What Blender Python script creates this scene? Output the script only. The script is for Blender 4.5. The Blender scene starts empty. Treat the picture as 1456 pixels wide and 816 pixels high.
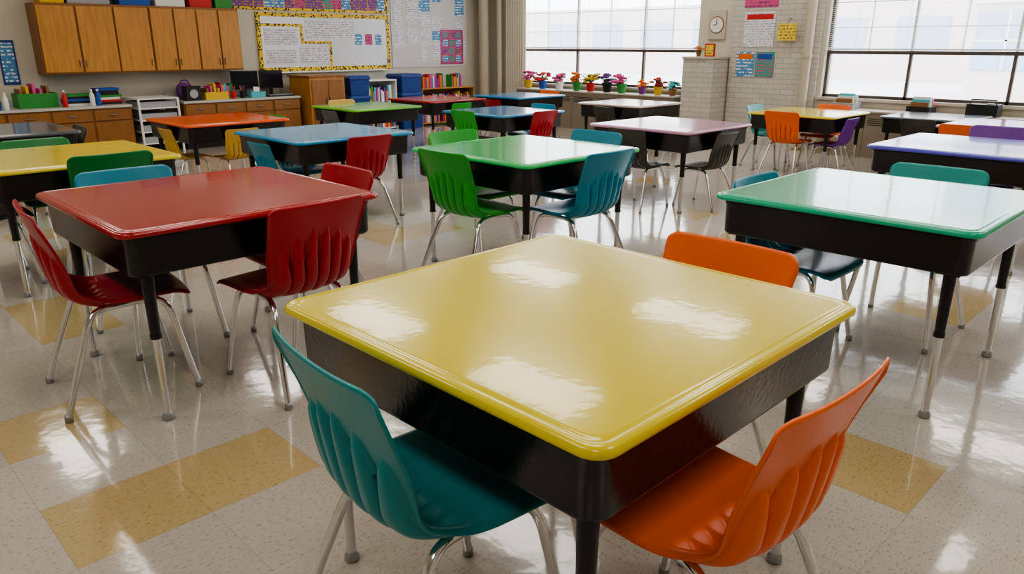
import bpy, math, random
from mathutils import Vector, Matrix
random.seed(7)
scene = bpy.context.scene
COL = scene.collection

# ------------------------------------------------------------------ materials
def nt(name):
    m = bpy.data.materials.new(name); m.use_nodes = True
    t = m.node_tree; b = t.nodes['Principled BSDF']
    return m, t, b
def mat(name, col, rough=0.5, metal=0.0, coat=0.0, bump=0.0, bscale=200.0, var=0.0, vscale=6.0, spec=0.5, bump2=0.0, bscale2=40.0):
    m, t, b = nt(name)
    b.inputs['Base Color'].default_value = (*col, 1)
    b.inputs['Roughness'].default_value = rough
    b.inputs['Metallic'].default_value = metal
    b.inputs['Coat Weight'].default_value = coat
    b.inputs['Coat Roughness'].default_value = 0.05
    b.inputs['Specular IOR Level'].default_value = spec
    tc = t.nodes.new('ShaderNodeTexCoord')
    last=None
    for bu,bs in ((bump,bscale),(bump2,bscale2)):
        if bu<=0: continue
        n = t.nodes.new('ShaderNodeTexNoise'); n.inputs['Scale'].default_value = bs
        bp = t.nodes.new('ShaderNodeBump'); bp.inputs['Strength'].default_value = bu
        bp.inputs['Distance'].default_value = 0.002
        t.links.new(tc.outputs['Object'], n.inputs['Vector'])
        t.links.new(n.outputs['Fac'], bp.inputs['Height'])
        if last: t.links.new(last, bp.inputs['Normal'])
        last=bp.outputs['Normal']
    if last:
        t.links.new(last, b.inputs['Normal']); t.links.new(last, b.inputs['Coat Normal'])
    if var > 0:
        n2 = t.nodes.new('ShaderNodeTexNoise'); n2.inputs['Scale'].default_value = vscale
        n2.inputs['Detail'].default_value = 4
        mx = t.nodes.new('ShaderNodeMix'); mx.data_type = 'RGBA'
        mx.inputs['A'].default_value = (*[c*(1-var) for c in col], 1)
        mx.inputs['B'].default_value = (*[min(1, c*(1+var)) for c in col], 1)
        t.links.new(tc.outputs['Object'], n2.inputs['Vector'])
        t.links.new(n2.outputs['Fac'], mx.inputs['Factor'])
        t.links.new(mx.outputs['Result'], b.inputs['Base Color'])
    return m
def srgb(r, g, b):
    f = lambda c: ((c/255+0.055)/1.055)**2.4 if c/255 > 0.04045 else c/255/12.92
    return (f(r), f(g), f(b))
def emis(name, col, s):
    m, t, b = nt(name)
    b.inputs['Base Color'].default_value = (*col, 1)
    b.inputs['Emission Color'].default_value = (*col, 1)
    b.inputs['Emission Strength'].default_value = s
    return m
_tm = {}
def top_mat(n, c):
    if n not in _tm:
        m = mat('laminate_'+n, c, rough=0.20, coat=0.45, bump=0.16, bscale=9.0, var=0.05, vscale=3, bump2=0.12, bscale2=30)
        _tm[n] = m
    return _tm[n]
_cm = {}
def chair_mat(n, c):
    if n not in _cm:
        _cm[n] = mat('plastic_'+n, c, rough=0.30, bump=0.12, bscale=600.0)
    return _cm[n]
CH = {'teal': srgb(4,134,140), 'orange': srgb(236,104,24), 'red': srgb(165,16,36), 'green': srgb(36,162,44),
      'blue': srgb(6,132,160), 'black': srgb(58,56,50), 'purple': srgb(110,50,150), 'tan': srgb(205,165,70),
      'aqua': srgb(10,150,145), 'grey': srgb(90,95,100), 'dgreen': srgb(10,120,55)}
TP = {'yellow': srgb(222,203,40), 'red': srgb(165,20,22), 'teal': srgb(30,180,140), 'green': srgb(54,196,110),
      'blue': srgb(14,140,190), 'pink': srgb(190,140,172), 'orange': srgb(232,84,14), 'purple': srgb(84,80,196),
      'grey': srgb(80,88,96), 'skyblue': srgb(40,130,185), 'lgreen': srgb(100,190,40), 'cream': srgb(200,175,165),
      'rose': srgb(190,100,140), 'yellow2': srgb(224,205,54)}
chrome = mat('chrome', (0.72,0.72,0.74), rough=0.10, metal=1.0)
blackp = mat('black_plastic', (0.004,0.004,0.005), rough=0.24, bump=0.35, bscale=70)
blackm = mat('black_metal', (0.009,0.009,0.010), rough=0.28)
rubber = mat('glide_nickel', (0.35,0.35,0.36), rough=0.35, metal=0.7)

# ------------------------------------------------------------------ mesh builder
class MB:
    def __init__(s): s.v=[]; s.f=[]; s.m=[]; s.mats=[]
    def mi(s, m):
        if m not in s.mats: s.mats.append(m)
        return s.mats.index(m)
    def quad(s, pts, m):
        b=len(s.v); s.v += [tuple(p) for p in pts]; s.f.append(tuple(range(b,b+len(pts)))); s.m.append(s.mi(m))
    def box(s, x0,x1,y0,y1,z0,z1, m):
        b=len(s.v); i=s.mi(m)
        s.v += [(x0,y0,z0),(x1,y0,z0),(x1,y1,z0),(x0,y1,z0),(x0,y0,z1),(x1,y0,z1),(x1,y1,z1),(x0,y1,z1)]
        for q in ((3,2,1,0),(4,5,6,7),(0,1,5,4),(1,2,6,5),(2,3,7,6),(3,0,4,7)):
            s.f.append(tuple(b+k for k in q)); s.m.append(i)
    def rings(s, rings, m, cap0=True, cap1=True):
        i=s.mi(m); b=len(s.v); n=len(rings[0])
        for r in rings: s.v += [tuple(p) for p in r]
        for k in range(len(rings)-1):
            for j in range(n):
                a=b+k*n+j; c=b+k*n+(j+1)%n
                s.f.append((a,c,c+n,a+n)); s.m.append(i)
        if cap0: s.f.append(tuple(b+j for j in reversed(range(n)))); s.m.append(i)
        if cap1: s.f.append(tuple(b+(len(rings)-1)*n+j for j in range(n))); s.m.append(i)
    def lathe(s, prof, cx, cy, m, n=20):
        s.rings([[(cx+r*math.cos(2*math.pi*k/n), cy+r*math.sin(2*math.pi*k/n), z) for k in range(n)] for r,z in prof], m)
    def tube(s, pts, r, m, n=10):
        P=[Vector(p) for p in pts]; rad = r if isinstance(r,(list,tuple)) else [r]*len(P)
        T=[]
        for k in range(len(P)):
            a=P[max(0,k-1)]; c=P[min(len(P)-1,k+1)]; T.append((c-a).normalized())
        up=Vector((0,0,1)) if abs(T[0].z)<0.9 else Vector((1,0,0))
        N=(up-T[0]*up.dot(T[0])).normalized(); R=[]
        for k in range(len(P)):
            N=(N-T[k]*N.dot(T[k])).normalized(); B=T[k].cross(N)
            R.append([P[k]+(N*math.cos(2*math.pi*j/n)+B*math.sin(2*math.pi*j/n))*rad[k] for j in range(n)])
        s.rings(R, m)
    def sphere(s, c, r, m, n=10, sz=1.0):
        R=[]
        for k in range(1,n):
            a=math.pi*k/n-math.pi/2
            R.append([(c[0]+r*math.cos(a)*math.cos(2*math.pi*j/n), c[1]+r*math.cos(a)*math.sin(2*math.pi*j/n), c[2]+r*sz*math.sin(a)) for j in range(n)])
        s.rings(R, m)
    def mesh(s, name, smooth=False, angle=None):
        me=bpy.data.meshes.new(name); me.from_pydata(s.v,[],s.f)
        for m in s.mats: me.materials.append(m)
        me.polygons.foreach_set('material_index', s.m)
        if smooth: me.polygons.foreach_set('use_smooth',[True]*len(s.f))
        me.update()
        if smooth and angle: 
            try: me.set_sharp_from_angle(angle=angle)
            except Exception: pass
        return me
    def obj(s, name, smooth=False, bevel=0.0, angle=None, loc=None):
        o=bpy.data.objects.new(name, s.mesh(name, smooth, angle)); COL.objects.link(o)
        if loc: o.location=loc
        if bevel>0:
            md=o.modifiers.new('bevel','BEVEL'); md.width=bevel; md.segments=2; md.limit_method='ANGLE'
        return o
def smoothpath(P, sub=6):
    P=[Vector(p) for p in P]; out=[]
    for i in range(len(P)-1):
        p0=P[max(0,i-1)];p1=P[i];p2=P[i+1];p3=P[min(len(P)-1,i+2)]
        for k in range(sub):
            t=k/sub
            out.append(0.5*((2*p1)+(p2-p0)*t+(2*p0-5*p1+4*p2-p3)*t*t+(3*p1-p0-3*p2+p3)*t**3))
    out.append(P[-1]); return out

# ------------------------------------------------------------------ student table
S=1.045
BD=0.178  # box bottom below top plane
def rsq(h, r, z, n=7):
    out=[]
    for cx,cy,a0 in ((h-r,h-r,0),(-h+r,h-r,90),(-h+r,-h+r,180),(h-r,-h+r,270)):
        for k in range(n+1):
            a=math.radians(a0+90*k/n); out.append((cx+r*math.cos(a), cy+r*math.sin(a), z))
    return out
_tmesh={}
def table_meshes(cname):
    if cname in _tmesh: return _tmesh[cname]
    m=top_mat(cname,TP[cname]); h=S/2; b=MB()
    prof=[(0.022,-0.0255),(0.004,-0.025),(0.0008,-0.022),(0.0,-0.016),(0.002,-0.008),(0.0065,-0.0035),(0.012,-0.0015),(0.018,-0.0012),
          (0.0215,-0.0032),(0.025,-0.0034),(0.029,-0.0014),(0.033,0.0),(0.038,0.0),(0.06,0.0)]
    R=[rsq(h-i, max(0.050-i*0.5,0.02), z) for i,z in prof]
    b.rings(R, m, cap0=True, cap1=True)
    me=b.mesh('table_top', True, math.radians(50))
    _tmesh[cname]=me; return me
bb=MB(); h=S/2
prof=[(0.030,-0.0255),(0.030,-0.044),(0.033,-0.048),(0.035,-BD+0.012),(0.038,-BD+0.004),(0.048,-BD)]
bb.rings([rsq(h-i,0.045,z) for i,z in prof], blackp)
box_me=bb.mesh('storage_box',True,math.radians(60))
def leg_mesh(T):
    b=MB(); L=T-BD+0.001
    zt=min(0.34,T*0.46)
    b.tube([(0,0,zt),(0,0,L*0.6),(0,0,L)],[0.018,0.0185,0.023],blackm,14)
    b.tube([(0,0,zt+0.012),(0,0,zt-0.004)],0.021,blackm,14)
    b.tube([(0,0,zt+0.03),(0,0,0.016)],0.0145,chrome,14)
    b.lathe([(0.014,0.03),(0.021,0.018),(0.022,0.004),(0.018,0.0)],0,0,rubber,14)
    b.box(-0.04,0.04,-0.04,0.04,L-0.006,L,blackm)
    return b.mesh('table_leg',True,math.radians(40))
_lm={}
def student_table(x,y,T,cname,k=1.0):
    e=bpy.data.objects.new('student_table',None); COL.objects.link(e)
    e.location=(x,y,0); e.scale=(k,k,1); e.empty_display_size=0.2
    def ch(n,me,loc):
        o=bpy.data.objects.new(n,me); COL.objects.link(o); o.parent=e; o.location=loc; return o
    ch('tabletop',table_meshes(cname),(0,0,T)); ch('storage_box',box_me,(0,0,T))
    q=round(T,3)
    if q not in _lm: _lm[q]=leg_mesh(T)
    i=0
    for sx in (-1,1):
        for sy in (-1,1):
            i+=1; ch('leg_%d'%i,_lm[q],(sx*(h-0.10),sy*(h-0.10),0))
    return e

# ------------------------------------------------------------------ school chair (front = +x)
PROF=[(0.228,0.402),(0.220,0.423),(0.18,0.434),(0.10,0.434),(0.02,0.427),(-0.06,0.425),(-0.12,0.431),(-0.170,0.448),(-0.205,0.483),
      (-0.225,0.535),(-0.243,0.60),(-0.262,0.67),(-0.282,0.735),(-0.302,0.80)]
def shell_mesh(m):
    P=smoothpath([(p[0],0,p[1]) for p in PROF],8)
    L=[0]
    for i in range(1,len(P)): L.append(L[-1]+(P[i]-P[i-1]).length)
    tot=L[-1]
    def at(s):
        s=min(max(s,0),tot-1e-6)
        for i in range(1,len(L)):
            if L[i]>=s:
                f=(s-L[i-1])/(L[i]-L[i-1]); p=P[i-1].lerp(P[i],f); t=(P[i]-P[i-1]).normalized()
                return p,t
    def interp(s,K):
        for i in range(1,len(K)):
            if s<=K[i][0]:
                f=(s-K[i-1][0])/(K[i][0]-K[i-1][0]); f=f*f*(3-2*f); return K[i-1][1]+(K[i][1]-K[i-1][1])*f
        return K[-1][1]
    WK=[(0,0.212),(0.10,0.222),(0.25,0.219),(0.38,0.204),(0.46,0.198),(0.60,0.213),(tot,0.228)]
    CK=[(0,-0.012),(0.10,0.006),(0.30,0.014),(0.42,0.030),(0.55,0.038),(tot,0.024)]
    D=0.013
    nr=6; RW=0.86; ends=[q+D for q in (0.605,0.645,0.67,0.67,0.645,0.605)]; gends=[q+D for q in (0.59,0.625,0.65,0.625,0.59)]
    hw=RW/nr; g=0.028
    slots=[-RW+2*hw*(k+1) for k in range(nr-1)]
    us=[]; tag=[]
    def seg(a,b_,n):
        for k in range(n): us.append(a+(b_-a)*k/n); tag.append(None)
    prev=-1.0
    for si,sc_ in enumerate(slots):
        seg(prev,sc_-g,14 if si else 22)
        us.append(sc_-g); tag.append((si,-1)); us.append(sc_+g); tag.append((si,1))
        us.append(sc_+g+0.004); tag.append(None); prev=sc_+g+0.008
    seg(prev,1.0,22); us.append(1.0); tag.append(None)
    NU=len(us)-1; NV=72; v=[]; f=[]; sg={}
    for j in range(NV+1):
        for i in range(NU+1):
            u=us[i]
            r=0.045; w0=0.21; d=max(0,abs(u)*w0-(w0-r))/r
            cut=1-math.sqrt(max(0,1-d*d))
            s0=cut*0.045; s1=tot-cut*0.045-0.006*(u*u)
            s=s0+(s1-s0)*j/NV
            if tag[i] is not None:
                si,sd=tag[i]; q=(s-0.42)/(gends[si]-0.42)
                wq=1 if q<0 else max(0.12,1-q*0.88)
                if s<0.42: wq=max(0.3,1-(0.42-s)/0.08)
                u=slots[si]+sd*g*wq
            p,t=at(s); w=interp(s,WK); n=Vector((-t.z,0,t.x))
            if n.z<0 and s<0.3: n=-n
            if s>=0.3 and n.x<0: n=-n
            off=interp(s,CK)*(abs(u)**2.2)
            rib=0
            if 0.31<s<0.70:
                for k in range(nr):
                    uc=(-RW+2*RW*(k+0.5)/nr)
                    if s<0.35: e=(s-0.31)/0.04; tw=1
                    else:
                        e=1; q=(s-0.49)/(ends[k]-0.49); tw=1 if q<0 else max(0,1-q)**0.55
                        if q>0: e=max(0,1-q)**0.45
                    if tw>0.02:
                        a=abs(u-uc)/(hw*tw*0.98)
                        if a<1: rib=max(rib,e*math.sqrt(1-a**3))
            off-=0.028*rib
            edge=max(0,(abs(u)-0.93)/0.07); off-=0.010*edge*edge
            q=p+n*off; v.append((q.x,u*w,q.z)); sg[(j,i)]=s
    for j in range(NV):
        for i in range(NU):
            if tag[i] is not None and tag[i][1]==-1:
                if 0.36<sg[(j,i)]<gends[tag[i][0]]: continue
            a=j*(NU+1)+i; f.append((a,a+1,a+NU+2,a+NU+1))
    me=bpy.data.meshes.new('chair_shell'); me.from_pydata(v,[],f); me.materials.append(m)
    me.polygons.foreach_set('use_smooth',[True]*len(f)); me.update(); return me
def frame_mesh():
    b=MB()
    for s in (-1,1):
        pts=[(-0.290,0.225*s,0.012),(-0.252,0.211*s,0.12),(-0.196,0.187*s,0.27),(-0.157,0.170*s,0.362),(-0.115,0.158*s,0.395),(-0.05,0.153*s,0.402),
             (0.05,0.153*s,0.403),(0.10,0.156*s,0.396),(0.135,0.165*s,0.355),(0.155,0.178*s,0.26),(0.18,0.195*s,0.12),(0.20,0.207*s,0.012)]
        b.tube(smoothpath(pts,5),0.0128,chrome,12)
        for p in (pts[0],pts[-1]):
            b.lathe([(0.0133,0.028),(0.0148,0.02),(0.0155,0.003),(0.012,0.0)],p[0],p[1],rubber,12)
    for x in (-0.09,0.07):
        b.tube([(x,-0.153,0.400),(x,0,0.396),(x,0.153,0.400)],0.010,chrome,8)
    return b.mesh('chair_frame',True)
FR=frame_mesh(); _sm={}
def school_chair(x,y,rot,cname,sc=1.0):
    if cname not in _sm: _sm[cname]=shell_mesh(chair_mat(cname,CH[cname]))
    e=bpy.data.objects.new('school_chair',None); COL.objects.link(e); e.empty_display_size=0.1
    e.location=(x,y,0); e.rotation_euler=(0,0,math.radians(rot)); e.scale=(sc,sc,sc)
    o=bpy.data.objects.new('shell',_sm[cname]); COL.objects.link(o); o.parent=e
    md=o.modifiers.new('thick','SOLIDIFY'); md.thickness=0.0065; md.offset=0.0
    o2=bpy.data.objects.new('chrome_frame',FR); COL.objects.link(o2); o2.parent=e
    return e
SIDE={'xm':(-1,0,0),'xp':(1,0,180),'ym':(0,-1,90),'yp':(0,1,-90)}
def chairs(tx,ty,T,spec,off=0.435):
    sc=1.0 if T>0.71 else 0.87
    for sd,c in spec.items():
        j=(0,0,0); o=off if sc==1 else 0.42; s2=sc
        if isinstance(c,tuple):
            j=c[1:4]
            if len(c)>4: s2=c[4]
            c=c[0]
        dx,dy,r=SIDE[sd]
        ax,ay=(abs(dy),abs(dx))
        school_chair(tx+dx*(o+j[1])+ax*j[0], ty+dy*(o+j[1])+ay*j[0], r+j[2], c, s2)

TABLES=[
 (1.343,1.156,0.767,'yellow',{'xm':('teal',0.015,-0.035,-6,1.02),'ym':('orange',-0.06,-0.01,-2,1.0),'xp':('orange',-0.04,-0.01,0)},0.992),
 (1.317,3.216,0.768,'red',{'xm':('red',0.0,-0.03,-6),'ym':('red',0.14,-0.05,4),'yp':('blue',-0.10,0.0,0),'xp':('red',0.0,0.0,0)},1.03),
 (3.395,1.155,0.766,'teal',{'xp':('aqua',0.0,0.02,0),'yp':('blue',-0.03,-0.13,0,0.97)},0.995),
 (3.44,3.36,0.752,'green',{'xm':('green',-0.03,0.0,0),'ym':('blue',-0.03,0.0,0),'xp':('blue',0,0,0),'yp':('green',0,0,0)},1.01),
 (3.27,5.50,0.70,'blue',{'ym':('red',0.0,0.0,0,0.9),'xm':('blue',0,-0.07,0,0.82),'yp':('blue',0,-0.06,0,0.82)},1.02),
 (5.87,3.90,0.695,'pink',{'xm':('black',0.0,0.0,0),'ym':('black',0.0,-0.06,0,0.82)},1.02),
 (3.28,7.52,0.67,'orange',{'xm':('tan',0,-0.10,0,0.76),'ym':('tan',0,-0.10,0,0.76),'xp':('green',0,0,0,0.82)},1.0),
 (1.31,5.27,0.73,'yellow2',{'ym':('dgreen',0.05,0,0),'yp':('dgreen',0,0,0,0.95),'xm':('black',0,0.05,0)},1.0),
 (6.046,6.26,0.66,'skyblue',{'ym':('red',0,0,0),'xm':('green',0,-0.04,0),'xp':('blue',0,0,0)},0.97),
 (8.409,3.774,0.655,'yellow2',{'xm':('orange',0,0,0),'xp':('orange',0,0,0),'yp':('aqua',0,0,0),'ym':('purple',-0.1,-0.1,0,0.78)},0.95),
 (5.79,1.43,0.735,'purple',{'xp':('purple',0,0,0)},1.0),
 (8.26,1.75,0.665,'rose',{'xm':('orange',0.25,0,0),'yp':('grey',0,-0.1,0,0.78)},1.0),
 (9.28,2.72,0.62,'grey',{'xm':('black',0,-0.06,0,0.78)},0.86),
 (1.33,7.40,0.71,'grey',{'xp':('black',0,0,0)},1.03),
 (5.38,8.0,0.655,'lgreen',{'yp':('tan',0,-0.1,0),'xm':('grey',0,-0.1,0,0.78)},0.95),
 (6.78,8.35,0.66,'red',{'ym':('green',0,-0.1,0,0.78)},0.95),
 (8.05,8.0,0.665,'skyblue',{'xp':('orange',0,0,0),'xm':('red',0,-0.08,0,0.78)},0.95),
 (8.18,6.08,0.65,'cream',{'xm':('black',0,-0.08,0,0.78),'xp':('red',0,-0.05,0,0.8)},0.95),
]
for x,y,T,c,sp,k in TABLES:
    student_table(x,y,T,c,k); chairs(x,y,T,sp)

# ------------------------------------------------------------------ floor
XW,YW=10.3,11.1; X0,Y0=-3.0,-3.0; ZC=3.0
TS=0.38; OX,OY=0.74,2.07
def floor_mat(name,c1,c2):
    m,t,b=nt(name); N=t.nodes.new; Lk=t.links.new
    tc=N('ShaderNodeTexCoord'); sep=N('ShaderNodeSeparateXYZ'); Lk(tc.outputs['Object'],sep.inputs[0])
    n=N('ShaderNodeTexNoise'); n.inputs['Scale'].default_value=55; n.inputs['Detail'].default_value=5; n.inputs['Roughness'].default_value=0.65
    mp=N('ShaderNodeMapping'); mp.inputs['Scale'].default_value=(1,2.6,1); Lk(tc.outputs['Object'],mp.inputs[0]); Lk(mp.outputs[0],n.inputs['Vector'])
    cr=N('ShaderNodeValToRGB'); cr.color_ramp.elements[0].position=0.36; cr.color_ramp.elements[0].color=(*c2,1)
    cr.color_ramp.elements[1].position=0.44; cr.color_ramp.elements[1].color=(*c1,1); Lk(n.outputs['Fac'],cr.inputs[0])
    def mth(op,a,bv):
        k=N('ShaderNodeMath'); k.operation=op
        for i,q in enumerate((a,bv)):
            if q is None: continue
            if isinstance(q,(int,float)): k.inputs[i].default_value=q
            else: Lk(q,k.inputs[i])
        return k.outputs[0]
    fx=mth('DIVIDE',mth('SUBTRACT',sep.outputs[0],OX),TS); fy=mth('DIVIDE',mth('SUBTRACT',sep.outputs[1],OY),TS)
    ix=mth('FLOOR',fx,None); iy=mth('FLOOR',fy,None)
    cb=N('ShaderNodeCombineXYZ'); Lk(ix,cb.inputs[0]); Lk(iy,cb.inputs[1])
    wn=N('ShaderNodeTexWhiteNoise'); Lk(cb.outputs[0],wn.inputs['Vector'])
    tone=mth('ADD',mth('MULTIPLY',wn.outputs['Value'],0.10),0.91)
    rx=mth('FRACT',fx,None); ry=mth('FRACT',fy,None)
    def seam(r):
        a=mth('MINIMUM',r,mth('SUBTRACT',1.0,r)); return mth('LESS_THAN',a,0.0035)
    sm=mth('MAXIMUM',seam(rx),seam(ry))
    tone2=mth('MULTIPLY',tone,mth('SUBTRACT',1.0,mth('MULTIPLY',sm,0.20)))
    vm=N('ShaderNodeVectorMath'); vm.operation='SCALE'; Lk(cr.outputs[0],vm.inputs[0]); Lk(tone2,vm.inputs['Scale'])
    Lk(vm.outputs[0],b.inputs['Base Color'])
    b.inputs['Roughness'].default_value=0.13; b.inputs['Coat Weight'].default_value=0.6; b.inputs['Coat Roughness'].default_value=0.06
    n3=N('ShaderNodeTexNoise'); n3.inputs['Scale'].default_value=7; n3.inputs['Detail'].default_value=3; Lk(tc.outputs['Object'],n3.inputs['Vector'])
    bp=N('ShaderNodeBump'); bp.inputs['Strength'].default_value=0.35; bp.inputs['Distance'].default_value=0.004
    Lk(n3.outputs['Fac'],bp.inputs['Height']); Lk(bp.outputs[0],b.inputs['Normal']); Lk(bp.outputs[0],b.inputs['Coat Normal'])
    return m
fw=floor_mat('vinyl_tile_white',srgb(192,185,175),srgb(158,147,131))
fy=floor_mat('vinyl_tile_tan',srgb(192,171,124),srgb(158,136,94))
tan={(0,0),(-1,0),(-1,2),(4,-4),(0,5),(6,6),(7,6),(9,-3),(10,-3)}
b=MB(); i0=math.floor((X0-OX)/TS); i1=math.ceil((XW-OX)/TS); j0=math.floor((Y0-OY)/TS); j1=math.ceil((YW-OY)/TS)
near={(i,j) for i in range(-4,6) for j in range(-5,6)}
for i in range(i0,i1):
    for j in range(j0,j1):
        xa=max(X0,OX+i*TS); xb=min(XW,OX+(i+1)*TS); ya=max(Y0,OY+j*TS); yb=min(YW,OY+(j+1)*TS)
        if (i,j) in tan: m=fy
        elif (i,j) not in near and random.random()<0.07: m=fy
        else: m=fw
        b.quad([(xa,ya,0),(xb,ya,0),(xb,yb,0),(xa,yb,0)],m)
b.obj('floor')

# ------------------------------------------------------------------ room shell
wallm=mat('painted_wall',srgb(202,196,180),rough=0.6,bump=0.2,bscale=60,var=0.03)
ceilm=mat('ceiling_tile',srgb(225,222,214),rough=0.85,bump=0.4,bscale=120)
trimm=mat('trim_dark',srgb(70,58,48),rough=0.5)
framem=mat('window_frame_bronze',srgb(92,80,72),rough=0.45)
b=MB(); b.box(X0,XW,YW,YW+0.15,0,ZC,wallm); b.obj('wall_left')
b=MB(); b.box(X0-0.15,X0,Y0,YW,0,ZC,wallm); b.obj('wall_rear')
b=MB(); b.box(X0,XW,Y0-0.15,Y0,0,ZC,wallm); b.obj('wall_right')
WIN=[(6.45,10.30,[7.5,8.9]),(0.10,4.50,[1.2,2.32,3.45])]
ZS,ZM,ZT=0.70,1.27,2.85
b=MB()
b.box(XW,XW+0.25,Y0,YW+0.15,0,ZS,wallm); b.box(XW,XW+0.25,Y0,YW+0.15,ZT,ZC,wallm)
b.box(XW,XW+0.25,10.30,YW+0.15,ZS,ZT,wallm); b.box(XW,XW+0.25,4.50,6.45,ZS,ZT,wallm); b.box(XW,XW+0.25,Y0,0.10,ZS,ZT,wallm)
b.obj('wall_window')
b=MB(); b.box(X0-0.1,XW+0.25,Y0-0.1,YW+0.15,ZC,ZC+0.1,ceilm); b.obj('ceiling')
b=MB(); b.box(X0,XW,YW-0.014,YW-0.002,0,0.1,trimm); b.obj('baseboard_left')
b=MB(); b.box(XW-0.014,XW-0.002,Y0,5.8-1.3,0,0.1,trimm); b.obj('baseboard_window')
slatm=mat('blind_slat',srgb(236,238,242),rough=0.5)
sillm=mat('window_sill',srgb(190,182,168),rough=0.4)
for k,(ya,yb,mul) in enumerate(WIN):
    b=MB(); xa,xb=XW+0.08,XW+0.13
    b.box(xa,xb,ya,ya+0.035,ZS,ZT,framem); b.box(xa,xb,yb-0.035,yb,ZS,ZT,framem)
    b.box(xa,xb,ya,yb,ZS,ZS+0.035,framem); b.box(xa,xb,ya,yb,ZT-0.05,ZT,framem)
    b.box(xa-0.01,xb+0.01,ya,yb,ZM-0.022,ZM+0.022,framem)
    for q in mul: b.box(xa,xb,q-0.018,q+0.018,ZS,ZM,framem); b.box(xa,xb,q-0.014,q+0.014,ZM,ZT,sillm)
    for q in [(a_+b_)/2 for a_,b_ in zip([ya]+mul,mul+[yb])]: b.box(xa+0.015,xb-0.01,q-0.007,q+0.007,ZM,ZT,slatm)
    for z in (1.58,1.89,2.2,2.5): b.box(xa+0.015,xb-0.01,ya,yb,z-0.007,z+0.007,slatm)
    b.box(XW-0.06,XW+0.08,ya-0.03,yb+0.03,ZS-0.035,ZS,sillm)
    b.obj('window_%d'%(k+1),bevel=0.002)
    b=MB(); z=ZM+0.06; hw=0.0125; a=math.radians(9)
    while z<ZT-0.06:
        dx=hw*math.cos(a); dz=hw*math.sin(a); xc=XW+0.035
        b.quad([(xc-dx,ya+0.02,z-dz),(xc+dx,ya+0.02,z+dz),(xc+dx,yb-0.02,z+dz),(xc-dx,yb-0.02,z-dz)],slatm)
        z+=0.025
    b.box(XW+0.02,XW+0.05,ya+0.02,yb-0.02,ZM+0.03,ZM+0.05,slatm)
    b.box(XW+0.01,XW+0.06,ya+0.02,yb-0.02,ZT-0.05,ZT,slatm)
    q=ya+0.3
    while q<yb: b.box(XW+0.019,XW+0.021,q,q+0.003,ZM+0.04,ZT-0.04,slatm); q+=0.62
    b.obj('venetian_blind')

# ceiling troffers
lightm=emis('troffer_diffuser',(1.0,0.94,0.86),9.0)
whitem=mat('white_enamel',(0.8,0.8,0.78),rough=0.4)
for x in (-0.63,1.82,4.27,6.72,9.17):
    for y in (-0.6,1.74,4.07,6.40,8.73):
        b=MB(); b.box(x-0.32,x+0.32,y-0.62,y+0.62,ZC-0.03,ZC,whitem)
        b.quad([(x-0.28,y-0.58,ZC-0.031),(x-0.28,y+0.58,ZC-0.031),(x+0.28,y+0.58,ZC-0.031),(x+0.28,y-0.58,ZC-0.031)],lightm)
        b.obj('ceiling_light')

# ------------------------------------------------------------------ exterior
extw=mat('facade_brick',srgb(226,212,208),rough=0.9,var=0.04)
extg=mat('facade_glass',srgb(170,190,212),rough=0.3)
grass=mat('concrete_yard',srgb(212,214,214),rough=0.9)
b=MB(); b.box(XW+0.3,80,-40,50,-0.3,-0.1,grass); b.obj('ground_outside')
b=MB(); b.box(24,28,-14,6.5,-0.1,5.2,extw); b.box(23.9,24.0,-14,6.5,2.4,2.7,whitem)
for zz in (0.7,3.3):
    yy=-13.5
    while yy<5: 
        b.box(23.95,24.0,yy,yy+1.5,zz,zz+1.5,extg); b.box(23.93,23.95,yy+0.72,yy+0.78,zz,zz+1.5,whitem); b.box(23.93,23.95,yy,yy+1.5,zz+0.72,zz+0.78,whitem); yy+=2.3
b.obj('school_building_outside')
b=MB(); b.box(34,38,9,34,-0.1,3.2,extw)
yy=10
while yy<32: b.box(33.95,34.0,yy,yy+2,1.0,2.4,extg); yy+=3.2
b.obj('annex_building_outside')

# ------------------------------------------------------------------ back wall: upper cabinets
def oak(name,c):
    m,t,bb_=nt(name); N=t.nodes.new; Lk=t.links.new
    tc=N('ShaderNodeTexCoord'); mp=N('ShaderNodeMapping'); mp.inputs['Scale'].default_value=(14,14,1.2)
    Lk(tc.outputs['Object'],mp.inputs[0]); n=N('ShaderNodeTexNoise'); n.inputs['Scale'].default_value=2.5; n.inputs['Detail'].default_value=6
    Lk(mp.outputs[0],n.inputs['Vector']); cr=N('ShaderNodeValToRGB')
    cr.color_ramp.elements[0].position=0.3; cr.color_ramp.elements[0].color=(*[q*0.74 for q in c],1)
    cr.color_ramp.elements[1].position=0.65; cr.color_ramp.elements[1].color=(*c,1)
    Lk(n.outputs['Fac'],cr.inputs[0]); Lk(cr.outputs[0],bb_.inputs['Base Color']); bb_.inputs['Roughness'].default_value=0.4
    return m
oakm=oak('honey_oak',srgb(196,138,68)); oakd=oak('oak_frame',srgb(150,100,50))
metalh=mat('handle_metal',(0.3,0.25,0.2),rough=0.4,metal=1)
def upper_cabinet(xa,xb,nd,z0=1.02,z1=1.85,yf=10.74):
    b=MB(); b.box(xa,xb,yf,YW-0.003,z0,z1,oakd)
    w=(xb-xa)/nd
    for k in range(nd):
        x0=xa+k*w+0.012; x1=xa+(k+1)*w-0.012
        b.box(x0,x1,yf-0.02,yf-0.001,z0+0.02,z1-0.03,oakm)
        hx=x1-0.03 if k%2==0 else x0+0.02
        b.box(hx,hx+0.01,yf-0.04,yf-0.02,z0+0.08,z0+0.17,metalh)
    return b.obj('wall_cabinet',bevel=0.003)
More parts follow.
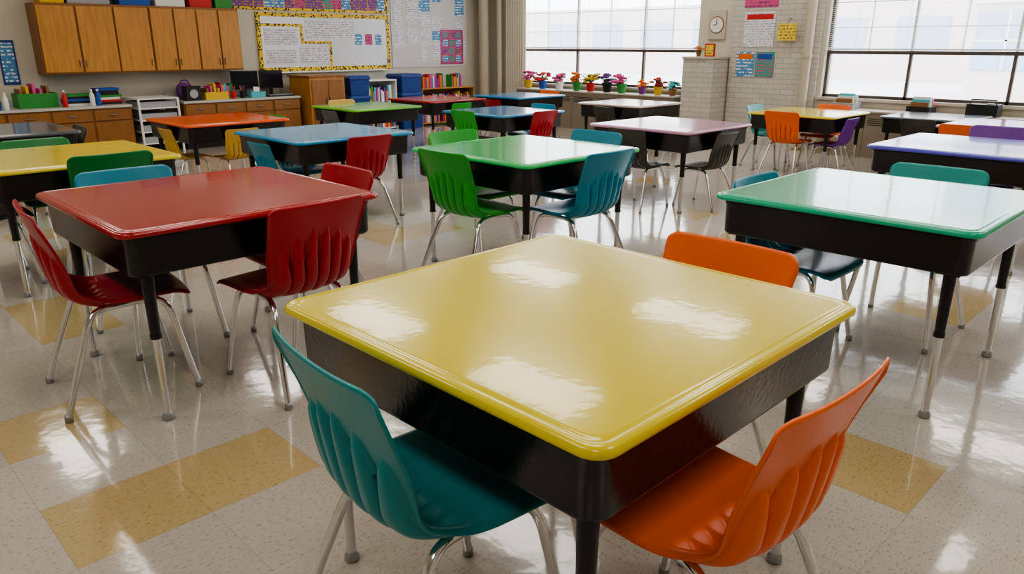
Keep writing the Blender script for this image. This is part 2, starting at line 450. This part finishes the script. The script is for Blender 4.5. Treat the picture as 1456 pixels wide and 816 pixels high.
upper_cabinet(2.62,3.93,3); upper_cabinet(3.935,5.16,4)
cols=[mat('paint_%d'%i,srgb(*c),rough=0.55) for i,c in enumerate([(190,40,40),(30,80,165),(220,180,40),(50,140,60),(225,110,30),(110,50,130),(225,225,220),(26,26,28),(210,80,140),(80,180,190),(140,100,60),(160,160,165)])]
RED,BLU,YEL,GRN,ORG,PUR,WHT,BLK,PNK,CYN,BRN,GRY=cols
bluem=mat('navy_bin',srgb(25,60,130),rough=0.4)
for x0,w,hh,m in ((2.70,0.28,0.12,YEL),(3.0,0.5,0.2,GRY),(3.6,0.4,0.16,BLU),(4.05,0.4,0.22,WHT),(4.5,0.32,0.18,RED),(4.86,0.26,0.2,GRN)):
    b=MB()
    b.rings([[(x0+s*0.01+(w-2*s*0.01)*px,10.78+0.24*py,1.851+z) for px,py in ((0,0),(1,0),(1,1),(0,1))] for s,z in ((1,0),(0,hh*0.85),(-1,hh*0.85),(-1,hh))],m)
    b.obj('storage_bin',bevel=0.004)

ctop=mat('counter_laminate',srgb(190,190,184),rough=0.3)
def base_cabinet(xa,xb,zt=0.64,yf=10.42,wood=oakm):
    b=MB(); b.box(xa,xb,yf+0.03,YW-0.02,0.08,zt-0.03,oakd); b.box(xa,xb,yf+0.07,YW-0.02,0,0.08,BLK)
    b.box(xa-0.005,xb+0.005,yf,YW-0.02,zt-0.03,zt,ctop); b.box(xa-0.005,xb+0.005,YW-0.04,YW-0.02,zt,zt+0.09,ctop)
    n=max(1,round((xb-xa)/0.45)); w=(xb-xa)/n
    for k in range(n):
        x0=xa+k*w+0.015; x1=xa+(k+1)*w-0.015
        b.box(x0,x1,yf+0.012,yf+0.029,0.10,zt-0.20,wood); b.box(x0,x1,yf+0.012,yf+0.029,zt-0.18,zt-0.05,wood)
        xm=(x0+x1)/2; b.box(xm-0.05,xm+0.05,yf-0.004,yf+0.012,zt-0.12,zt-0.105,metalh)
    return b.obj('base_cabinet',bevel=0.003)
base_cabinet(0.2,3.45,wood=oakd); base_cabinet(4.12,5.85,wood=oakd)
b=MB()
for x in (3.53,4.03):
    for y in (10.40,10.95): b.box(x-0.012,x+0.012,y-0.012,y+0.012,0,0.70,whitem)
for z in (0.12,0.27,0.42,0.57,0.69):
    b.box(3.52,4.04,10.39,10.96,z,z+0.015,whitem)
for z in (0.15,0.30,0.45,0.60):
    b.box(3.55,4.01,10.42,10.92,z-0.014,z+0.06,GRY)
b.obj('paper_tray_cart')

def books(name,x0,y,z,n,axis='x',d=0.16):
    b=MB(); x=x0
    for i in range(n):
        w=random.uniform(0.018,0.04); hh=random.uniform(0.15,0.24); m=random.choice([RED,BLU,YEL,GRN,ORG,PUR,WHT,PNK,CYN])
        if axis=='x': b.box(x,x+w,y,y+d,z,z+hh,m)
        else: b.box(y,y+d,x,x+w,z,z+hh,m)
        x+=w+0.002
    return b.obj(name,bevel=0.002)
def bookstack(x,y,z,n):
    b=MB()
    for i in range(n):
        m=random.choice([RED,BLU,WHT,GRN,ORG,BLK,BRN]); o=random.uniform(-0.02,0.02)
        b.box(x-0.14+o,x+0.14+o,y-0.1,y+0.1,z,z+0.028,m); z+=0.0285
    return b.obj('book_stack',bevel=0.002)
bookstack(2.9,10.7,0.641,5); bookstack(3.27,10.75,0.641,7); bookstack(1.8,10.7,0.641,4)
books('counter_books',4.80,10.80,0.641,6)
def tray(x,y,z,w,d,hh,m,name='plastic_basket'):
    b=MB(); t=0.008
    b.box(x,x+w,y,y+d,z,z+t,m); b.box(x,x+w,y,y+t,z+t,z+hh,m); b.box(x,x+w,y+d-t,y+d,z+t,z+hh,m)
    b.box(x,x+t,y+t,y+d-t,z+t,z+hh,m); b.box(x+w-t,x+w,y+t,y+d-t,z+t,z+hh,m)
    for k in range(5): b.box(x+0.03+k*(w-0.06)/5,x+0.04+k*(w-0.06)/5+0.02,y+0.03,y+d-0.03,z+t,z+hh+0.05+0.03*(k%3),random.choice([WHT,YEL,PNK,CYN,BRN]))
    return b.obj(name,bevel=0.002)
tray(2.25,10.6,0.641,0.42,0.3,0.17,GRN); tray(0.9,10.6,0.641,0.4,0.3,0.12,BLU)
tray(4.46,10.50,0.641,0.32,0.26,0.10,YEL)
def bottle(x,y,z,m,hh=0.2,r=0.03):
    b=MB(); b.lathe([(r*0.9,z),(r,z+0.01),(r,z+hh*0.65),(r*0.4,z+hh*0.82),(r*0.4,z+hh*0.9)],x,y,m,14); b.lathe([(r*0.48,z+hh*0.88),(r*0.48,z+hh)],x,y,WHT,12)
    return b.obj('glue_bottle',True,angle=0.7)
for x,m in ((3.03,WHT),(3.10,BLU),(2.1,WHT),(2.72,RED),(1.55,ORG)): bottle(x,10.52,0.641,m)
def cup(x,y,z,m):
    b=MB(); b.lathe([(0.035,z),(0.042,z+0.10),(0.038,z+0.10),(0.032,z+0.02)],x,y,m,14)
    for k in range(6):
        a=k*1.05; b.tube([(x+0.012*math.cos(a),y+0.012*math.sin(a),z+0.03),(x+0.034*math.cos(a),y+0.034*math.sin(a),z+0.17)],0.004,random.choice([YEL,RED,BLU,ORG,GRN]),6)
    b.obj('pencil_cup',True,angle=0.7)
cup(2.02,10.55,0.641,BLU); cup(4.86,10.52,0.641,RED); cup(5.02,10.56,0.641,BLK); cup(1.3,10.55,0.641,PNK)
# tissue box and small speaker on counter
b=MB(); b.box(5.12,5.34,10.50,10.62,0.641,0.72,CYN); b.quad([(5.19,10.56,0.721),(5.27,10.55,0.721),(5.29,10.57,0.78),(5.20,10.58,0.79)],WHT); b.obj('tissue_box',bevel=0.003)
b=MB(); b.box(4.20,4.40,10.50,10.66,0.641,0.83,BLK); b.rings([[(4.30+0.05*math.cos(2*math.pi*k/18),10.498,0.73+0.05*math.sin(2*math.pi*k/18)) for k in range(18)],[(4.30+0.06*math.cos(2*math.pi*k/18),10.4999,0.73+0.06*math.sin(2*math.pi*k/18)) for k in range(18)]],GRY); b.obj('audio_speaker',bevel=0.004)
b=MB(); b.lathe([(0.07,0.641),(0.10,0.67),(0.11,0.75),(0.09,0.82),(0.05,0.86)],4.32,10.88,PUR,16)
b.tube(smoothpath([(4.24,10.83,0.82),(4.28,10.83,0.89),(4.36,10.83,0.89),(4.40,10.83,0.82)],5),0.01,PUR,8); b.obj('lunch_bag',True,angle=0.8)

scr=mat('screen',(0.01,0.012,0.02),rough=0.15)
def monitor(x,y,z,rot):
    b=MB(); b.box(-0.20,0.20,-0.012,0.012,0.10,0.36,BLK)
    b.box(-0.187,0.187,-0.014,-0.0125,0.115,0.345,scr); b.box(-0.025,0.025,0.0125,0.03,0.01,0.2,BLK); b.box(-0.11,0.11,-0.08,0.09,0,0.012,BLK)
    o=b.obj('computer_monitor',bevel=0.004,loc=(x,y,z)); o.rotation_euler=(0,0,math.radians(rot))
monitor(5.62,10.84,0.641,8); monitor(5.21,10.86,0.641,-4)
b=MB(); b.box(5.40,5.80,10.5,10.60,0.641,0.66,BLK)
for r in range(4): b.box(5.41,5.79,10.505+r*0.024,10.523+r*0.024,0.66,0.667,GRY)
b.obj('computer_keyboard')
b=MB(); b.box(5.95,6.55,10.3,10.9,0.0,0.90,oakm); b.box(5.93,6.57,10.28,10.92,0.90,0.925,oakd)
b.box(5.98,6.24,10.285,10.299,0.05,0.86,oakd); b.box(6.26,6.52,10.285,10.299,0.05,0.86,oakd)
b.box(6.21,6.23,10.27,10.285,0.5,0.6,metalh); b.box(6.27,6.29,10.27,10.285,0.5,0.6,metalh); b.obj('storage_cupboard',bevel=0.004)
def crate_tower(x,y,m,w=0.36):
    b=MB()
    for k in range(3):
        z=k*0.30
        b.rings([[(x+s*0.012+(w-2*s*0.012)*px,y+s*0.012+(w-2*s*0.012)*py,z+q) for px,py in ((0,0),(1,0),(1,1),(0,1))] for s,q in ((1,0.0),(0,0.24),(-1,0.24),(-1,0.27),(1.0,0.299))],m)
    return b.obj('storage_bin_tower',bevel=0.004)
crate_tower(6.72,10.4,bluem); crate_tower(7.75,10.45,bluem,0.42)
def bookcase(xa,xb,ya,yb,zt,m=whitem,shelves=2):
    b=MB(); t=0.02
    b.box(xa,xa+t,ya,yb,0,zt,m); b.box(xb-t,xb,ya,yb,0,zt,m); b.box(xa,xb,yb-t,yb,0,zt,m)
    b.box(xa-0.01,xb,ya-0.01,yb+0.01,zt,zt+t,m)
    for k in range(shelves):
        z=0.05+k*(zt-0.05)/shelves
        b.box(xa+t,xb-t,ya+t,yb-t,z-t,z,m)
        q=xa+0.05
        while q<xb-0.1:
            w=random.uniform(0.015,0.04); hh=random.uniform(0.6,0.9)*(zt/shelves-0.06)
            b.box(q,q+w,ya+0.03,yb-0.06,z,z+hh,random.choice([RED,BLU,YEL,GRN,ORG,PUR,WHT,PNK,CYN])); q+=w+0.002
    return b.obj('bookcase',bevel=0.002)
bookcase(7.12,7.68,10.5,10.9,0.80); bookcase(8.28,9.5,10.6,10.95,0.62,oakm)
books('shelf_books',8.35,10.65,0.641,14); books('red_binders',9.0,10.65,0.641,8)
# radiator covers under the windows
ventm=mat('radiator_enamel',srgb(140,130,114),rough=0.45); ventd=mat('radiator_slot',(0.03,0.03,0.03),rough=0.7)
def radiator(ya,yb,zt):
    b=MB(); xa,xb=9.90,XW-0.002
    b.box(xa,xb,ya,yb,0.0,zt-0.02,ventm); b.box(xa-0.02,xb,ya-0.01,yb+0.01,zt-0.02,zt,sillm)
    q=ya+0.06
    while q<yb-0.5:
        for z in [zt-0.10-0.025*i for i in range(4)]: b.box(xa-0.003,xa,q,q+0.42,z,z+0.01,ventd)
        b.box(xa-0.002,xa,q+0.455,q+0.459,0.03,zt-0.03,ventd); q+=0.5
    return b.obj('radiator_cover')
radiator(6.56,9.9,0.62); radiator(0.2,4.3,0.58)

leafm=mat('leaf_green',srgb(50,110,45),rough=0.5)
def potted(x,y,z,fm,pm,sc=1.0):
    b=MB(); b.lathe([(0.05*sc,z),(0.07*sc,z+0.11*sc),(0.078*sc,z+0.11*sc),(0.078*sc,z+0.13*sc),(0.06*sc,z+0.128*sc)],x,y,pm,14)
    for k in range(30):
        a=random.uniform(0,6.28); r=random.uniform(0.0,0.13)*sc; hh=z+sc*random.uniform(0.13,0.26); px,py=x+r*math.cos(a),y+r*math.sin(a)
        b.tube([(x,y,z+0.12*sc),((x+px)/2,(y+py)/2,(hh+z+0.12)/2),(px,py,hh)],0.003,leafm,5)
        if k%2==0:
            for q in range(5):
                aa=q*1.257; b.sphere((px+0.022*sc*math.cos(aa),py+0.022*sc*math.sin(aa),hh),0.02*sc,fm,6)
            b.sphere((px,py,hh+0.006),0.012*sc,YEL,6)
        else:
            c=Vector((px,py,hh-0.03)); d=Vector((math.cos(a),math.sin(a),0.4))*0.08*sc; s_=Vector((-math.sin(a),math.cos(a),0))*0.03*sc
            b.quad([c,c+d*0.5+s_,c+d,c+d*0.5-s_],leafm)
    return b.obj('potted_flower')
pot=[(9.75,PNK,YEL),(9.4,RED,BLU),(9.0,PNK,WHT),(8.6,ORG,GRN),(8.3,YEL,RED),(7.95,PUR,BLK),(7.65,PNK,GRN),(7.25,ORG,PUR),(6.95,RED,YEL),(6.68,CYN,BRN)]
for y,f,p in pot: potted(10.05,y,0.621,f,p,random.uniform(0.8,1.15))
for y,m in ((3.0,BLK),(3.9,GRY),(1.6,GRN)): tray(9.93,y,0.581,0.26,0.26,0.08,m)
b=MB(); b.box(9.95,10.15,2.3,2.62,0.581,0.72,BLK); b.lathe([(0.04,0.72),(0.04,0.73)],10.05,2.4,GRY,12); b.tube([(10.0,2.33,0.72),(10.0,2.33,0.77),(10.0,2.59,0.77),(10.0,2.59,0.72)],0.008,BLK,8); b.obj('portable_radio',bevel=0.003)
# curtain beside the first window
curm=mat('curtain_fabric',srgb(220,212,194),rough=0.8)
b=MB(); n=80
for i in range(n):
    def cp(k): 
        yy=9.95+0.48*k/n; return XW-0.13+0.03*math.sin(k*0.62), yy
    (xa_,ya_),(xb_,yb_)=cp(i),cp(i+1)
    b.quad([(xa_,ya_,0.05),(xb_,yb_,0.05),(xb_,yb_,2.86),(xa_,ya_,2.86)],curm)
b.tube([(XW-0.13,9.85,2.88),(XW-0.13,10.2,2.88),(XW-0.13,10.48,2.88)],0.012,metalh,8)
b.obj('window_curtain',True)

# ------------------------------------------------------------------ wall displays
def paper(name,c,ink,sc=60):
    m,t,bs=nt(name); N=t.nodes.new; Lk=t.links.new
    tc=N('ShaderNodeTexCoord'); sep=N('ShaderNodeSeparateXYZ'); Lk(tc.outputs['Object'],sep.inputs[0])
    ml=N('ShaderNodeMath'); ml.operation='MULTIPLY'; ml.inputs[1].default_value=sc*0.5; Lk(sep.outputs[2],ml.inputs[0])
    fr=N('ShaderNodeMath'); fr.operation='FRACT'; Lk(ml.outputs[0],fr.inputs[0])
    lt=N('ShaderNodeMath'); lt.operation='LESS_THAN'; lt.inputs[1].default_value=0.42; Lk(fr.outputs[0],lt.inputs[0])
    n=N('ShaderNodeTexNoise'); n.inputs['Scale'].default_value=sc*0.55; Lk(tc.outputs['Object'],n.inputs['Vector'])
    g=N('ShaderNodeMath'); g.operation='GREATER_THAN'; g.inputs[1].default_value=0.5; Lk(n.outputs['Fac'],g.inputs[0])
    mm=N('ShaderNodeMath'); mm.operation='MULTIPLY'; Lk(lt.outputs[0],mm.inputs[0]); Lk(g.outputs[0],mm.inputs[1])
    mx=N('ShaderNodeMix'); mx.data_type='RGBA'; mx.inputs['A'].default_value=(*c,1); mx.inputs['B'].default_value=(*ink,1)
    Lk(mm.outputs[0],mx.inputs['Factor']); Lk(mx.outputs['Result'],bs.inputs['Base Color']); bs.inputs['Roughness'].default_value=0.6
    return m
pw=paper('paper_white',srgb(224,224,226),srgb(150,150,175)); pp=paper('paper_pink',srgb(205,80,130),srgb(90,60,120),45)
ppu=paper('paper_purple',srgb(120,70,145),srgb(220,150,50),50); pb=paper('paper_blue',srgb(80,140,190),srgb(240,240,240),45)
py_=paper('paper_yellow',srgb(226,200,70),srgb(110,100,60),50); pg=paper('paper_teal',srgb(70,150,140),srgb(210,80,120),50)
backp=mat('chart_paper',srgb(206,204,200),rough=0.7)
def leopard():
    m,t,bs=nt('leopard_border'); N=t.nodes.new; Lk=t.links.new
    tc=N('ShaderNodeTexCoord'); v=N('ShaderNodeTexVoronoi'); v.inputs['Scale'].default_value=26; Lk(tc.outputs['Object'],v.inputs['Vector'])
    cr=N('ShaderNodeValToRGB'); cr.color_ramp.interpolation='CONSTANT'
    cr.color_ramp.elements[0].color=(0.01,0.01,0.01,1); cr.color_ramp.elements[1].position=0.42; cr.color_ramp.elements[1].color=(*srgb(240,200,20),1)
    Lk(v.outputs['Distance'],cr.inputs[0]); Lk(cr.outputs[0],bs.inputs['Base Color']); return m
leo=leopard(); wbm=mat('whiteboard_surface',srgb(220,223,228),rough=0.18); alu=mat('aluminium',(0.6,0.6,0.6),rough=0.35,metal=1)
b=MB(); xa,xb,z0,z1=5.60,7.98,0.98,1.82; y=YW-0.003
b.box(xa,xb,y-0.02,y,z0,z1,wbm)
w=0.05
b.box(xa-0.01,xb+0.01,y-0.026,y-0.001,z1-w,z1+0.01,leo); b.box(xa-0.01,xb+0.01,y-0.026,y-0.001,z0-0.01,z0+w,leo)
b.box(xa-0.01,xa+w,y-0.027,y-0.001,z0,z1,leo); b.box(xb-w,xb+0.01,y-0.027,y-0.001,z0,z1,leo)
b.box(5.65,6.35,y-0.027,y-0.0201,1.63,1.67,leo); b.box(6.31,6.35,y-0.028,y-0.0201,1.42,1.67,leo)
b.box(6.31,6.85,y-0.027,y-0.0201,1.38,1.42,leo); b.box(6.81,6.85,y-0.028,y-0.0201,z0,1.42,leo)
b.box(xa+0.1,xb-0.1,y-0.09,y-0.03,z0-0.03,z0-0.012,alu)
for x,z,ww,hh,m in ((6.4,1.45,0.9,0.28,pw),(5.70,1.08,0.5,0.22,pw),(5.7,1.36,0.55,0.24,pw),(6.28,1.08,0.48,0.26,pw),(7.3,1.36,0.14,0.17,pb),(7.5,1.36,0.14,0.17,pp),(7.7,1.36,0.13,0.17,pb)):
    b.box(x,x+ww,y-0.024,y-0.0201,z,z+hh,m)
b.obj('whiteboard')
b=MB(); b.box(5.20,8.0,y-0.012,y,1.86,2.35,leo)
x=5.25
while x<7.85:
    b.box(x,x+0.155,y-0.016,y-0.0121,1.90,2.10,random.choice([ppu,pp,pg,ppu,pb,ppu])); b.box(x,x+0.155,y-0.016,y-0.0121,2.12,2.31,random.choice([ppu,pp,pg,ppu])); x+=0.168
b.obj('bulletin_board')
b=MB(); b.box(8.05,9.75,y-0.01,y,0.98,2.45,backp)
for x in (8.10,8.38,8.66,8.94,9.22,9.48):
    z=1.02+random.uniform(0,0.1)
    while z<2.15:
        hh=random.choice([0.16,0.22,0.28,0.34]); ww=random.choice([0.18,0.22,0.24])
        if random.random()<0.85: b.box(x,x+ww,y-0.014,y-0.0101,z,z+hh,random.choice([pw,pw,pw,pw,pb,pw,ppu]))
        z+=hh+random.uniform(0.02,0.08)
b.box(9.12,9.66,y-0.018,y-0.0141,1.02,1.62,pp)
for i in range(3):
    for j in range(4): b.box(9.16+i*0.16,9.29+i*0.16,y-0.021,y-0.0181,1.06+j*0.14,1.17+j*0.14,random.choice([ppu,pb,pg,pp]))
b.obj('chart_display')
b=MB(); b.box(2.24,2.42,y-0.01,y,0.90,1.42,bluem); b.box(2.26,2.40,y-0.013,y-0.0101,0.93,1.39,pb); b.obj('wall_poster')

pipem=mat('painted_pipe',srgb(190,180,160),rough=0.45)
for px,py_c,r in ((9.95,10.82,0.09),(10.15,10.62,0.05)):
    b=MB(); b.tube([(px,py_c,0),(px,py_c,1.5),(px,py_c,ZC)],r,pipem,18); b.tube([(px,py_c,0.02),(px,py_c,0.07)],r+0.03,pipem,18); b.tube([(px,py_c,2.2),(px,py_c,2.25)],r+0.012,pipem,18)
    b.obj('heating_pipe',True,angle=0.7)
for yy,r in ((4.66,0.06),):
    b=MB(); b.tube([(XW-0.18,yy,0),(XW-0.18,yy,1.5),(XW-0.18,yy,ZC)],r,pipem,18); b.tube([(XW-0.18,yy,0.02),(XW-0.18,yy,0.07)],r+0.02,pipem,18); b.tube([(XW-0.18,yy,1.2),(XW-0.18,yy,1.24)],r+0.012,pipem,18)
    b.obj('heating_pipe',True,angle=0.7)
def brickmat():
    m,t,bs=nt('painted_brick'); N=t.nodes.new; Lk=t.links.new
    tc=N('ShaderNodeTexCoord'); sp=N('ShaderNodeSeparateXYZ'); Lk(tc.outputs['Object'],sp.inputs[0])
    ad=N('ShaderNodeMath'); ad.operation='ADD'; Lk(sp.outputs[0],ad.inputs[0]); Lk(sp.outputs[1],ad.inputs[1])
    cb=N('ShaderNodeCombineXYZ'); Lk(ad.outputs[0],cb.inputs[0]); Lk(sp.outputs[2],cb.inputs[1])
    bk=N('ShaderNodeTexBrick'); bk.inputs['Scale'].default_value=1.0; bk.inputs['Brick Width'].default_value=0.2; bk.inputs['Row Height'].default_value=0.07; bk.inputs['Mortar Size'].default_value=0.005
    bk.inputs['Color1'].default_value=(*srgb(200,196,186),1); bk.inputs['Color2'].default_value=(*srgb(190,186,176),1); bk.inputs['Mortar'].default_value=(*srgb(170,165,154),1)
    Lk(cb.outputs[0],bk.inputs['Vector']); Lk(bk.outputs['Color'],bs.inputs['Base Color']); bs.inputs['Roughness'].default_value=0.6
    bp=N('ShaderNodeBump'); bp.inputs['Strength'].default_value=0.3; bp.inputs['Distance'].default_value=0.004; bp.invert=True
    Lk(bk.outputs['Fac'],bp.inputs['Height']); Lk(bp.outputs[0],bs.inputs['Normal']); return m
brick=brickmat()
b=MB(); b.box(9.85,XW-0.003,5.90,6.40,0,1.17,brick); b.box(9.83,XW-0.003,5.88,6.41,1.17,1.20,sillm); b.obj('brick_column',bevel=0.003)
b=MB(); b.box(XW-0.05,XW-0.002,4.56,5.87,0,ZC-0.002,brick); b.obj('brick_pilaster')
potted(10.06,6.28,1.201,ORG,BRN,0.55)
b=MB(); b.box(9.93,9.95,5.94,6.10,1.201,1.38,RED); b.box(9.925,9.93,5.96,6.08,1.22,1.36,py_); b.obj('picture_frame')
b=MB(); 
def disc(x,r,x2,m): b.rings([[(x,6.14+r*math.cos(2*math.pi*k/28),1.64+r*math.sin(2*math.pi*k/28)) for k in range(28)],[(x2,6.14+r*math.cos(2*math.pi*k/28),1.64+r*math.sin(2*math.pi*k/28)) for k in range(28)]],m)
b.box(XW-0.03,XW-0.002,6.0,6.28,1.44,1.84,sillm)
disc(XW-0.035,0.12,XW-0.03,BRN); disc(XW-0.04,0.105,XW-0.035,WHT); b.box(XW-0.043,XW-0.041,6.135,6.145,1.64,1.73,BLK); b.box(XW-0.043,XW-0.041,6.14,6.20,1.635,1.645,BLK)
b.obj('wall_clock')
xp=XW-0.052
for ya,yb,z0,z1,m in ((5.22,5.68,1.33,1.80,pw),(5.48,5.76,0.93,1.27,pb),(5.18,5.46,0.93,1.27,pg),(5.2,5.7,1.86,2.1,pp)):
    b=MB(); b.box(xp-0.006,xp-0.001,ya,yb,z0,z1,m)
    b.box(xp-0.008,xp-0.006,ya+0.03,yb-0.03,z1-0.10,z1-0.03,random.choice([ORG,BLU,RED])); b.obj('wall_poster')
b=MB(); b.box(xp-0.10,xp-0.09,4.86,5.12,1.42,1.64,py_); b.tube([(xp-0.095,4.99,1.64),(xp-0.05,4.99,1.70),(xp-0.001,4.99,1.70)],0.006,metalh,6); b.obj('hanging_sign')

# ------------------------------------------------------------------ world + camera
w=bpy.data.worlds.new('daylight'); scene.world=w; w.use_nodes=True
t=w.node_tree; bg=t.nodes['Background']; bg.inputs['Color'].default_value=(0.90,0.94,1.0,1); bg.inputs['Strength'].default_value=6.8

cam=bpy.data.cameras.new('camera'); co=bpy.data.objects.new('camera',cam); COL.objects.link(co)
cam.sensor_width=36; cam.lens=26.33; cam.clip_start=0.02
co.location=(0,0,1.38); co.rotation_euler=(math.radians(72.0),0,math.radians(-44.65))
scene.camera=co
scene.view_settings.view_transform='AgX'
try: scene.view_settings.look='AgX - Medium High Contrast'
except Exception as e: print(e)
scene.view_settings.exposure=-0.2
